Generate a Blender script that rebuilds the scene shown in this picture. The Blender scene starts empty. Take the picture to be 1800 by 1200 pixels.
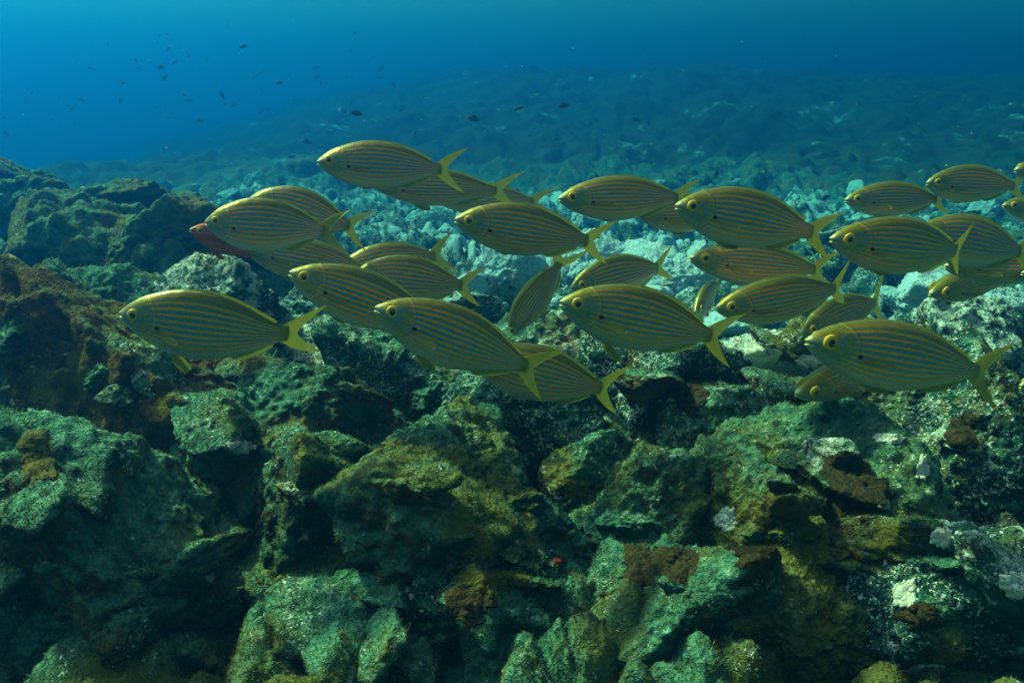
import bpy, math
import numpy as np
from mathutils import Vector, Matrix

sc = bpy.context.scene
COL = sc.collection
R = math.radians

# ------------------------------------------------------------------ camera
CAM_Z = 1.0
PITCH = R(16.0)
HALF_TAN = 0.637                       # tan of half the horizontal field
FPX = 900.0 / HALF_TAN                 # focal length in photo pixels (1800 wide)
cd = bpy.data.cameras.new('camera')
cam = bpy.data.objects.new('camera', cd)
COL.objects.link(cam)
cam.location = (0, 0, CAM_Z)
cam.rotation_euler = (math.pi/2 - PITCH, 0, 0)
cd.sensor_width = 36.0
cd.lens = 18.0 / HALF_TAN
cd.clip_start = 0.02
cd.clip_end = 500.0
sc.camera = cam

# ------------------------------------------------------------------ light
SUN_AZ, SUN_EL = R(-60.0), R(50.0)     # from the upper left, beyond the school
world = bpy.data.worlds.new("World")
sc.world = world
world.use_nodes = True
wn = world.node_tree
sky = wn.nodes.new('ShaderNodeTexSky')
sky.sky_type = 'NISHITA'
sky.sun_disc = False
sky.sun_elevation = SUN_EL
sky.sun_rotation = SUN_AZ
sky.air_density = 1.0
sky.dust_density = 6.0
sky.ozone_density = 4.0
wm = wn.nodes.new('ShaderNodeMix')     # warm tint added to make up for red lost in the haze
wm.data_type = 'RGBA'; wm.blend_type = 'MULTIPLY'
wm.inputs[0].default_value = 1.0
wm.inputs[7].default_value = (0.88, 0.48, 0.235, 1)
wn.links.new(sky.outputs['Color'], wm.inputs[6])
wn.links.new(wm.outputs[2], wn.nodes['Background'].inputs['Color'])
wn.nodes['Background'].inputs['Strength'].default_value = 0.14

sl = bpy.data.lights.new('sun', 'SUN')
sl.energy = 5.0
sl.angle = R(4.0)
sl.color = (1.0, 0.68, 0.31)
sun = bpy.data.objects.new('sun', sl)
COL.objects.link(sun)
S = Vector((math.sin(SUN_AZ)*math.cos(SUN_EL), math.cos(SUN_AZ)*math.cos(SUN_EL), math.sin(SUN_EL)))
sun.rotation_euler = S.to_track_quat('Z', 'Y').to_euler()
sun.location = S * 20

sc.view_settings.view_transform = 'Standard'
sc.view_settings.look = 'None'
sc.view_settings.gamma = 1.0
sc.view_settings.exposure = 1.65
sc.render.engine = 'CYCLES'
sc.cycles.use_denoising = True
sc.cycles.max_bounces = 5
sc.cycles.volume_bounces = 1
sc.cycles.diffuse_bounces = 3

# ------------------------------------------------------------------ helpers
CF = np.array((0, math.cos(PITCH), -math.sin(PITCH)))
CU = np.array((0, math.sin(PITCH), math.cos(PITCH)))
CR = np.array((1.0, 0, 0))

def at(px, py, d):
    """World point seen at photo pixel (px,py) at depth d along the view axis."""
    return np.array((0, 0, CAM_Z)) + d*(CF + CR*(px-900)/FPX + CU*(600-py)/FPX)

def tag(o, label=None, cat=None, group=None, kind=None):
    if label: o['label'] = label
    if cat: o['category'] = cat
    if group: o['group'] = group
    if kind: o['kind'] = kind
    return o

def mesh_np(name, V, F, mat=None, smooth=True, uv=None):
    """V (n,3) array, F list of equal-length index arrays (quads and/or tris)."""
    me = bpy.data.meshes.new(name)
    Fs = F if isinstance(F, (list, tuple)) else [F]
    Fs = [np.asarray(f, dtype=np.int32) for f in Fs if len(f)]
    V = np.asarray(V, dtype=np.float32)
    me.vertices.add(len(V)); me.vertices.foreach_set('co', V.ravel())
    loops = np.concatenate([f.ravel() for f in Fs])
    cnt = np.concatenate([np.full(len(f), f.shape[1], dtype=np.int32) for f in Fs])
    st = np.concatenate(([0], np.cumsum(cnt)[:-1])).astype(np.int32)
    me.loops.add(len(loops)); me.loops.foreach_set('vertex_index', loops)
    me.polygons.add(len(cnt)); me.polygons.foreach_set('loop_start', st)
    me.polygons.foreach_set('loop_total', cnt)
    me.polygons.foreach_set('use_smooth', np.full(len(cnt), smooth, dtype=bool))
    if uv is not None:
        l = me.uv_layers.new(name='UVMap')
        l.data.foreach_set('uv', np.asarray(uv, dtype=np.float32)[loops].ravel())
    me.update(calc_edges=True)
    if mat: me.materials.append(mat)
    return me

def obj(name, me, parent=None, loc=None):
    o = bpy.data.objects.new(name, me)
    COL.objects.link(o)
    if parent: o.parent = parent
    if loc is not None: o.location = tuple(float(v) for v in loc)
    return o

# --- vectorised noise
def _h(ix, iy, iz, seed):
    h = (ix.astype(np.int64)*374761393 + iy.astype(np.int64)*668265263 + iz.astype(np.int64)*2147483647 + seed*1274126177) & 0xffffffff
    h = ((h ^ (h >> 13))*1274126177) & 0xffffffff
    h = ((h ^ (h >> 16))*2246822519) & 0xffffffff
    return ((h ^ (h >> 15)) & 0xffffff)/float(0xffffff)

def vnoise(P, seed=0):
    i = np.floor(P).astype(np.int64); f = P - i
    u = f*f*f*(f*(f*6-15)+10)
    r = 0
    for dx in (0, 1):
        wx = u[:, 0] if dx else 1-u[:, 0]
        for dy in (0, 1):
            wy = u[:, 1] if dy else 1-u[:, 1]
            for dz in (0, 1):
                wz = u[:, 2] if dz else 1-u[:, 2]
                r = r + wx*wy*wz*_h(i[:, 0]+dx, i[:, 1]+dy, i[:, 2]+dz, seed)
    return r*2-1

ROT = np.array(Matrix.Rotation(0.7, 3, 'X') @ Matrix.Rotation(0.5, 3, 'Z') @ Matrix.Rotation(0.9, 3, 'Y'))
def fbm(P, octv=4, gain=0.5, seed=0, ridge=False):
    a, s, n = 1.0, 0, 0
    Q = P.copy()
    for k in range(octv):
        v = vnoise(Q, seed+k)
        if ridge: v = 1-2*np.abs(v)
        s = s + a*v; n += a; a *= gain
        Q = (Q @ ROT.T)*2.03 + 7.3
    return s/n

def worley2(P, seed=0):
    """2-D cells: returns F1, F2, random id value and the vector to the cell point."""
    i = np.floor(P).astype(np.int64)
    n = len(P)
    f1 = np.full(n, 9.0); f2 = np.full(n, 9.0); rid = np.zeros(n); vec = np.zeros((n, 2))
    z = np.zeros(n, dtype=np.int64)
    for dx in (-1, 0, 1):
        for dy in (-1, 0, 1):
            cx, cy = i[:, 0]+dx, i[:, 1]+dy
            px = cx + _h(cx, cy, z, seed); py = cy + _h(cx, cy, z, seed+11)
            ex, ey = P[:, 0]-px, P[:, 1]-py
            d = np.hypot(ex, ey)
            m = d < f1
            f2 = np.where(m, f1, np.minimum(f2, d))
            rid = np.where(m, _h(cx, cy, z, seed+23), rid)
            vec[m] = np.stack((ex, ey), 1)[m]
            f1 = np.where(m, d, f1)
    return f1, f2, rid, vec

def sstep(a, b, x):
    t = np.clip((x-a)/(b-a), 0, 1)
    return t*t*(3-2*t)

# ------------------------------------------------------------------ node helper
class NT:
    def __init__(self, name):
        self.m = bpy.data.materials.new(name)
        self.m.use_nodes = True
        self.t = self.m.node_tree
        self.b = self.t.nodes['Principled BSDF']
        self.out = self.t.nodes['Material Output']
    def node(self, ty, **kw):
        n = self.t.nodes.new(ty)
        for k, v in kw.items(): setattr(n, k, v)
        return n
    def put(self, sock, v):
        if isinstance(v, bpy.types.NodeSocket): self.t.links.new(v, sock)
        elif isinstance(v, (tuple, list)) and sock.type == 'RGBA' and len(v) == 3: sock.default_value = (*v, 1)
        else: sock.default_value = v
    def math(self, op, a, b=0.0, c=None, clamp=False):
        n = self.node('ShaderNodeMath', operation=op, use_clamp=clamp)
        self.put(n.inputs[0], a); self.put(n.inputs[1], b)
        if c is not None: self.put(n.inputs[2], c)
        return n.outputs[0]
    def mix(self, f, a, b, mode='MIX'):
        n = self.node('ShaderNodeMix', data_type='RGBA', blend_type=mode)
        self.put(n.inputs[0], f); self.put(n.inputs[6], a); self.put(n.inputs[7], b)
        return n.outputs[2]
    def step(self, x, lo, hi, a=0.0, b=1.0):
        n = self.node('ShaderNodeMapRange', interpolation_type='SMOOTHSTEP')
        self.put(n.inputs[0], x)
        for k, v in zip((1, 2, 3, 4), (lo, hi, a, b)): self.put(n.inputs[k], v)
        return n.outputs[0]
    def noise(self, vec, scale, detail=3.0, rough=0.55, dist=0.0):
        n = self.node('ShaderNodeTexNoise')
        self.put(n.inputs['Vector'], vec)
        n.inputs['Scale'].default_value = scale; n.inputs['Detail'].default_value = detail
        n.inputs['Roughness'].default_value = rough; n.inputs['Distortion'].default_value = dist
        return n.outputs['Fac']
    def vor(self, vec, scale, rand=1.0, feature='F1', out='Distance'):
        n = self.node('ShaderNodeTexVoronoi', feature=feature)
        self.put(n.inputs['Vector'], vec)
        n.inputs['Scale'].default_value = scale; n.inputs['Randomness'].default_value = rand
        return n.outputs[out]
    def bump(self, h, strength, dist, normal=None):
        n = self.node('ShaderNodeBump')
        n.inputs['Strength'].default_value = strength; n.inputs['Distance'].default_value = dist
        self.put(n.inputs['Height'], h)
        if normal is not None: self.put(n.inputs['Normal'], normal)
        return n.outputs[0]
    def attr(self, name):
        n = self.node('ShaderNodeAttribute', attribute_type='OBJECT', attribute_name=name)
        return n.outputs['Fac']
    def vattr(self, name, out='Fac'):
        n = self.node('ShaderNodeAttribute', attribute_type='GEOMETRY', attribute_name=name)
        return n.outputs[out]

def rock_material(name, terrain=False, teal=False):
    g = NT(name)
    geo = g.node('ShaderNodeNewGeometry')
    P = geo.outputs['Position']
    sep = g.node('ShaderNodeSeparateXYZ'); g.put(sep.inputs[0], geo.outputs['Normal'])
    nz = sep.outputs['Z']
    if terrain:
        pale, turf, brown, fleck = (g.vattr(k) for k in ('pale', 'turf', 'brown', 'fleck'))
    else:
        pale, turf, brown, fleck = (g.attr(k) for k in ('pale', 'turf', 'brown', 'fleck'))
    n_lo = g.noise(P, 3.2, 4)
    n_mid = g.noise(P, 11, 5, .6)
    n_hi = g.noise(P, 55, 4, .65)
    n_x = g.noise(P, 170, 3, .6)
    # bare stone
    c = g.mix(g.step(n_mid, .35, .68), (.006, .034, .029), (.020, .105, .088))
    # brown and rust algal film, away from the tops
    bm = g.math('ADD', g.noise(P, 5.5, 5, .62, .6), g.math('MULTIPLY', g.math('SUBTRACT', brown, .5), .45))
    bm = g.step(bm, .47, .6)
    bc = g.mix(g.step(n_hi, .3, .7), (.020, .010, .002), (.110, .060, .010))
    bc = g.mix(g.step(g.noise(P, 8, 3), .5, .68), bc, (.15, .125, .010))
    c = g.mix(g.math('MULTIPLY', bm, .9), c, bc)
    # green turf on faces that look up, its bright teal painting the light there
    tm = g.math('ADD', g.math('MULTIPLY', nz, .55), g.math('MULTIPLY', g.math('SUBTRACT', n_mid, .5), 1.1))
    tm = g.math('ADD', tm, g.math('MULTIPLY', g.math('SUBTRACT', turf, .5), .7))
    tm = g.step(tm, -.02, .45)
    tc = g.mix(g.step(n_hi, .32, .68), (.020, .085, .058), (.10, .27, .185))
    tc = g.mix(g.math('MULTIPLY', g.step(n_lo, .44, .60), .85), tc, (.13, .115, .012))
    c = g.mix(g.math('MULTIPLY', tm, .88), c, tc)
    # pale crust: broad coat steered per stone, plus fine flecks in drifts
    pm = g.math('ADD', g.math('MULTIPLY', n_mid, .7), g.math('MULTIPLY', n_hi, .55))
    pm = g.math('ADD', pm, g.math('MULTIPLY', nz, .10))
    pm = g.step(g.math('ADD', pm, g.math('MULTIPLY', pale, .5)), .83, 1.0)
    pc = g.mix(g.step(n_x, .3, .7), *(((.20, .38, .42), (.48, .68, .76)) if terrain or teal else ((.30, .38, .35), (.60, .68, .62))))  # seabed and far stones: the water's blue-green cast painted into the crust
    pc = g.mix(g.step(g.noise(P, 7, 3), .55, .7), pc, (.36, .36, .33))
    c = g.mix(pm, c, pc)
    fl = g.math('MULTIPLY', g.math('SUBTRACT', fleck, .5), .30)
    d1 = g.step(g.math('ADD', g.noise(P, 5.0, 5, .65, .5), fl), .44, .66)
    d2 = g.step(g.math('ADD', g.noise(P, 19, 4, .65), fl), .48, .66)
    thr = g.math('SUBTRACT', .76, g.math('MULTIPLY', d1, .185))
    f1 = g.math('SUBTRACT', g.noise(P, 150, 3, .7), g.math('SUBTRACT', .74, g.math('MULTIPLY', d2, .20)))
    f2 = g.math('SUBTRACT', g.noise(P, 33, 7, .78, .3), thr)
    fm = g.step(g.math('MAXIMUM', f1, f2), 0.0, .035)
    fc = g.mix(n_lo, (.36, .55, .52), (.66, .70, .66))
    c = g.mix(g.math('MULTIPLY', fm, .92), c, fc)
    # sparse red encrusting growth
    rm = g.math('MULTIPLY', g.step(g.noise(P, 4.1, 3, .5, .4), .70, .735), g.step(n_hi, .42, .55))
    c = g.mix(g.math('MULTIPLY', rm, .8), c, (.16, .022, .014))
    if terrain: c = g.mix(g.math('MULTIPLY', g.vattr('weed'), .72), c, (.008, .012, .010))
    g.put(g.b.inputs['Base Color'], c)
    g.b.inputs['Roughness'].default_value = .92
    g.b.inputs['Specular IOR Level'].default_value = .12
    h = g.math('ADD', g.math('MULTIPLY', n_hi, 1.0), g.math('MULTIPLY', n_x, .45))
    h = g.math('ADD', h, g.math('MULTIPLY', fm, .25))
    h = g.math('ADD', h, g.math('MULTIPLY', n_mid, 1.4))
    g.put(g.b.inputs['Normal'], g.bump(h, .9, .02))
    return g.m

M_ROCK = rock_material('encrusted_rock')
M_RUBBLE = rock_material('water_tinted_rubble', False, True)
M_BED = rock_material('seabed_rock', True)

ROCK_SURF = []     # (verts, faces, turf) in world space for the algal turf

# ------------------------------------------------------------------ seabed
def hill_top(x, y):
    """Height of the far slope's crest for azimuth t = x/y."""
    t = x/np.maximum(y, .5)
    k = np.interp(t, [-1.5, -.62, -.50, -.40, -.28, -.12, 0.0, .12, .25, .40, .55, .64, .9, 1.6],
                     [-.6, -.5, -.3, .35, .95, 1.62, 1.86, 1.84, 1.88, 1.60, 1.55, 1.62, 1.7, 1.0])
    return k

def seabed_height(x, y, gaps=False):
    P = np.stack((x, y, np.zeros_like(x)), 1)
    r = np.hypot(x, y)
    z = np.full_like(x, .13) + .10*np.exp(-((r-1.35)/.75)**2)*(y > 0)
    gap = np.zeros_like(x)
    z = z + .10*sstep(1.2, 3.0, y) - .05*sstep(3, 6, y)
    # raised reef on the left
    z = z + .06*np.exp(-((x+2.1)/.95)**2-((y-2.8)/.9)**2)
    z = z + .16*np.exp(-((x+.95)/.5)**2-((y-1.75)/.4)**2)
    # falls away beyond the reef on the far left, climbs to a ridge elsewhere
    crest = hill_top(x, y)
    up = sstep(8.0, 18.5, r)
    up = up*.6 + .4*np.clip((r-8.0)/10.5, 0, 1)
    z = z + (crest-.2)*up*(y > 0)
    z = z - 2.6*sstep(19, 38, r)
    # low far lumps on the left
    z = z + .42*np.exp(-((x+5.0)/1.0)**2-((y-9.2)/1.1)**2) + .22*np.exp(-((x+2.6)/1.3)**2-((y-9.0)/1.2)**2)
    far = sstep(7.5, 11, r)
    near = 1-sstep(4.0, 9.0, r)
    z = z + .12*fbm(P*.9, 4, seed=3)*(.5+far*1.2)
    z = z + far*.16*fbm(P*1.7, 3, seed=8)
    # broken stones: cells with tilted tops
    for sc_, amp, sd in ((2.4, .15, 31), (5.5, .075, 32), (11.0, .035, 33)):
        W = P[:, :2]*sc_ + .25*np.stack((fbm(P*sc_*.7, 2, seed=sd+5), fbm(P*sc_*.7+9, 2, seed=sd+6)), 1)
        f1, f2, rid, v = worley2(W, sd)
        ang = rid*47.0
        tilt = (v[:, 0]*np.cos(ang)+v[:, 1]*np.sin(ang))*.8
        dome = np.clip((f2-f1)*1.7, 0, 1)**.55
        fade = 1-.55*far
        gap = np.maximum(gap, (1-sstep(.10, .62, dome))*(1 if sc_ > 4 else .7))
        dome = np.minimum(dome, .78+.25*dome)
        z = z + amp*fade*(dome*(.45+.8*rid) + tilt*dome - .5)
    z = z + (.018+.022*sstep(2.0, 3.5, r))*fbm(P*13, 5, gain=.6, seed=50)*(1-.3*far) + .014*fbm(P*45, 4, gain=.65, seed=60)*near
    return (z, gap) if gaps else z

def build_seabed():
    ri = np.exp(np.linspace(math.log(.25), math.log(46), 820))
    a0 = np.linspace(-58, 58, 760)
    a1 = np.linspace(58, 302, 60)[1:-1]
    az = np.radians(np.concatenate((a0, a1)))
    RR, AA = np.meshgrid(ri, az, indexing='ij')
    x, y = (RR*np.sin(AA)).ravel(), (RR*np.cos(AA)).ravel()
    z, gap = seabed_height(x, y, True)
    n, m = len(ri), len(az)
    idx = np.arange(n*m).reshape(n, m)
    nx = np.roll(idx, -1, 1)
    F = np.stack((idx[:-1], nx[:-1], nx[1:], idx[1:]), -1).reshape(-1, 4)[:, ::-1]
    V = np.stack((x, y, z), 1)
    V = np.vstack((V, [[0, 0, float(z[:m].mean())]]))
    c = len(V)-1
    T = np.stack((np.full(m, c), np.roll(idx[0], -1), idx[0]), 1)
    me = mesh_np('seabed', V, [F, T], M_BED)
    # cover of the ground: pale rubble with painted dark gaps in the middle distance, dark weed on the far slope
    P = np.stack((x, y, np.zeros_like(x)), 1)
    r = np.hypot(x, y)
    n1 = fbm(P*.8, 4, seed=71); n2 = fbm(P*3.0, 3, seed=72)
    band = sstep(2.1, 3.2, y)*(1-sstep(7.6, 10.0, r+1.2*n1))*sstep(-2.0, -.6, x+.22*y)
    pale = np.clip(band*(.50+.75*n1+.6*n2)*(1-.35*sstep(4, 8, r)), 0, 1)
    streak = sstep(.12, .5, fbm(P*np.array((2.6, 4.2, 1)), 4, gain=.65, seed=75))*sstep(-.1, .3, fbm(P*.7, 2, seed=76))
    pale = np.clip(pale*(1-.85*gap), 0, 1)  # shade between the stones painted in by thinning the pale cover
    pale = np.maximum(pale, streak*sstep(9, 11, r)*.42)
    turf = np.clip(.55 - .4*band - .45*sstep(8.5, 11, r)+.25*n1, 0, 1)
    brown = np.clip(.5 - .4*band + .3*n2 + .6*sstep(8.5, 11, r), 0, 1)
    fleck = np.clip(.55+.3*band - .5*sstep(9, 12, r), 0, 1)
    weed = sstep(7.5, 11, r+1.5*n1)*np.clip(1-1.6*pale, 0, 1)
    for k, arr in (('pale', pale), ('turf', turf), ('brown', brown), ('fleck', fleck), ('weed', weed)):
        a = me.attributes.new(k, 'FLOAT', 'POINT')
        a.data.foreach_set('value', np.append(arr, .3).astype(np.float32))
    k = (np.hypot(V[F[:, 0], 0], V[F[:, 0], 1]) < 2.6) & (np.hypot(V[F[:, 0], 0], V[F[:, 0], 1]) > .85) & (V[F[:, 0], 1] > .6)
    Fk = F[k]
    nzm = np.cross(V[Fk[:, 1]]-V[Fk[:, 0]], V[Fk[:, 2]]-V[Fk[:, 0]])[:, 2].mean()
    if nzm < 0: Fk = Fk[:, ::-1]
    ROCK_SURF.append((V, np.vstack((Fk[:, :3], Fk[:, [0, 2, 3]])), .6))
    o = obj('seabed', me)
    tag(o, kind='structure')
    return o
seabed = build_seabed()

# ------------------------------------------------------------------ boulders
def ico(level):
    import bmesh
    bm = bmesh.new()
    bmesh.ops.create_icosphere(bm, subdivisions=level, radius=1.0)
    V = np.array([v.co[:] for v in bm.verts]); F = np.array([[v.index for v in f.verts] for f in bm.faces], dtype=np.int32)
    bm.free()
    V /= np.linalg.norm(V, axis=1, keepdims=True)
    return V, F
ICO = {k: ico(k) for k in (4, 5, 6, 7)}

def boulder_shape(rng, size, level=6, sharp=14, k=11, lump=0.0, planes=None, rough=1.0):
    """Angular stone: rounded intersection of random half spaces, roughened at several scales."""
    D, F = ICO[level]
    sharp = sharp*1.1
    n = rng.normal(size=(k, 3)); n /= np.linalg.norm(n, axis=1, keepdims=True)
    h = rng.uniform(.74, 1.0, k)
    if planes:
        pn = np.array([p[:3] for p in planes], float); pn /= np.linalg.norm(pn, axis=1, keepdims=True)
        n = np.vstack((n, pn)); h = np.append(h, [p[3] for p in planes])
    q = np.clip(D @ n.T, 0, None)/h
    r = (np.sum(q**sharp, 1) + .5**sharp)**(-1.0/sharp)
    V = D*r[:, None]*np.asarray(size)[None, :]
    s = float(np.mean(size)); off = rng.uniform(-50, 50, 3)
    N = D/np.asarray(size)[None, :]; N /= np.linalg.norm(N, axis=1, keepdims=True)
    P = V + off
    d = .11*s*fbm(P*(1.3/s), 3, seed=1)*rough
    d += .05*s*fbm(P*(3.2/s), 5, gain=.6, seed=2, ridge=True)*rough
    d += .16*s*np.abs(fbm(P*(2.6/s), 2, seed=12)) + .060*s*np.abs(fbm(P*(7.0/s), 2, seed=13)) - .035*s
    if lump:
        d += lump*s*np.clip(fbm(P*(3.0/s), 2, seed=4), -.2, 1)
    d += .012*fbm(P*22, 4, gain=.6, seed=5) + .005*fbm(P*75, 3, seed=6)
    return V + N*d[:, None], F

def rotmat(yaw, tx=0., ty=0.):
    return np.array(Matrix.Rotation(yaw, 3, 'Z') @ Matrix.Rotation(tx, 3, 'X') @ Matrix.Rotation(ty, 3, 'Y'))

def add_boulder(spec, i):
    px, py, w, h, d, deep, seed, yaw, tilt, sharp, lump, pale, turf, brown, fleck, label, cat = spec
    rng = np.random.default_rng(seed)
    sx, sz = .5*w*d/FPX, .5*h*d/FPX
    V, F = boulder_shape(rng, (sx*1.08, .5*(sx+sz)*deep, sz*1.1), 7 if w*h > 26000 else 6, sharp, 11, lump)
    V = V @ rotmat(R(yaw), R(tilt[0]), R(tilt[1])).T
    c = at(px, py, d) + CF*np.array((1, 1, 0))*(.35*sx*deep)
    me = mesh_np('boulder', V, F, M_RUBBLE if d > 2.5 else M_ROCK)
    o = obj('boulder', me, loc=c)
    tag(o, label, cat, 'boulders of the reef')
    o['pale'], o['turf'], o['brown'], o['fleck'] = float(pale), float(turf), float(brown), float(fleck)
    ROCK_SURF.append((V + c, F, turf))
    return o

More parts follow.
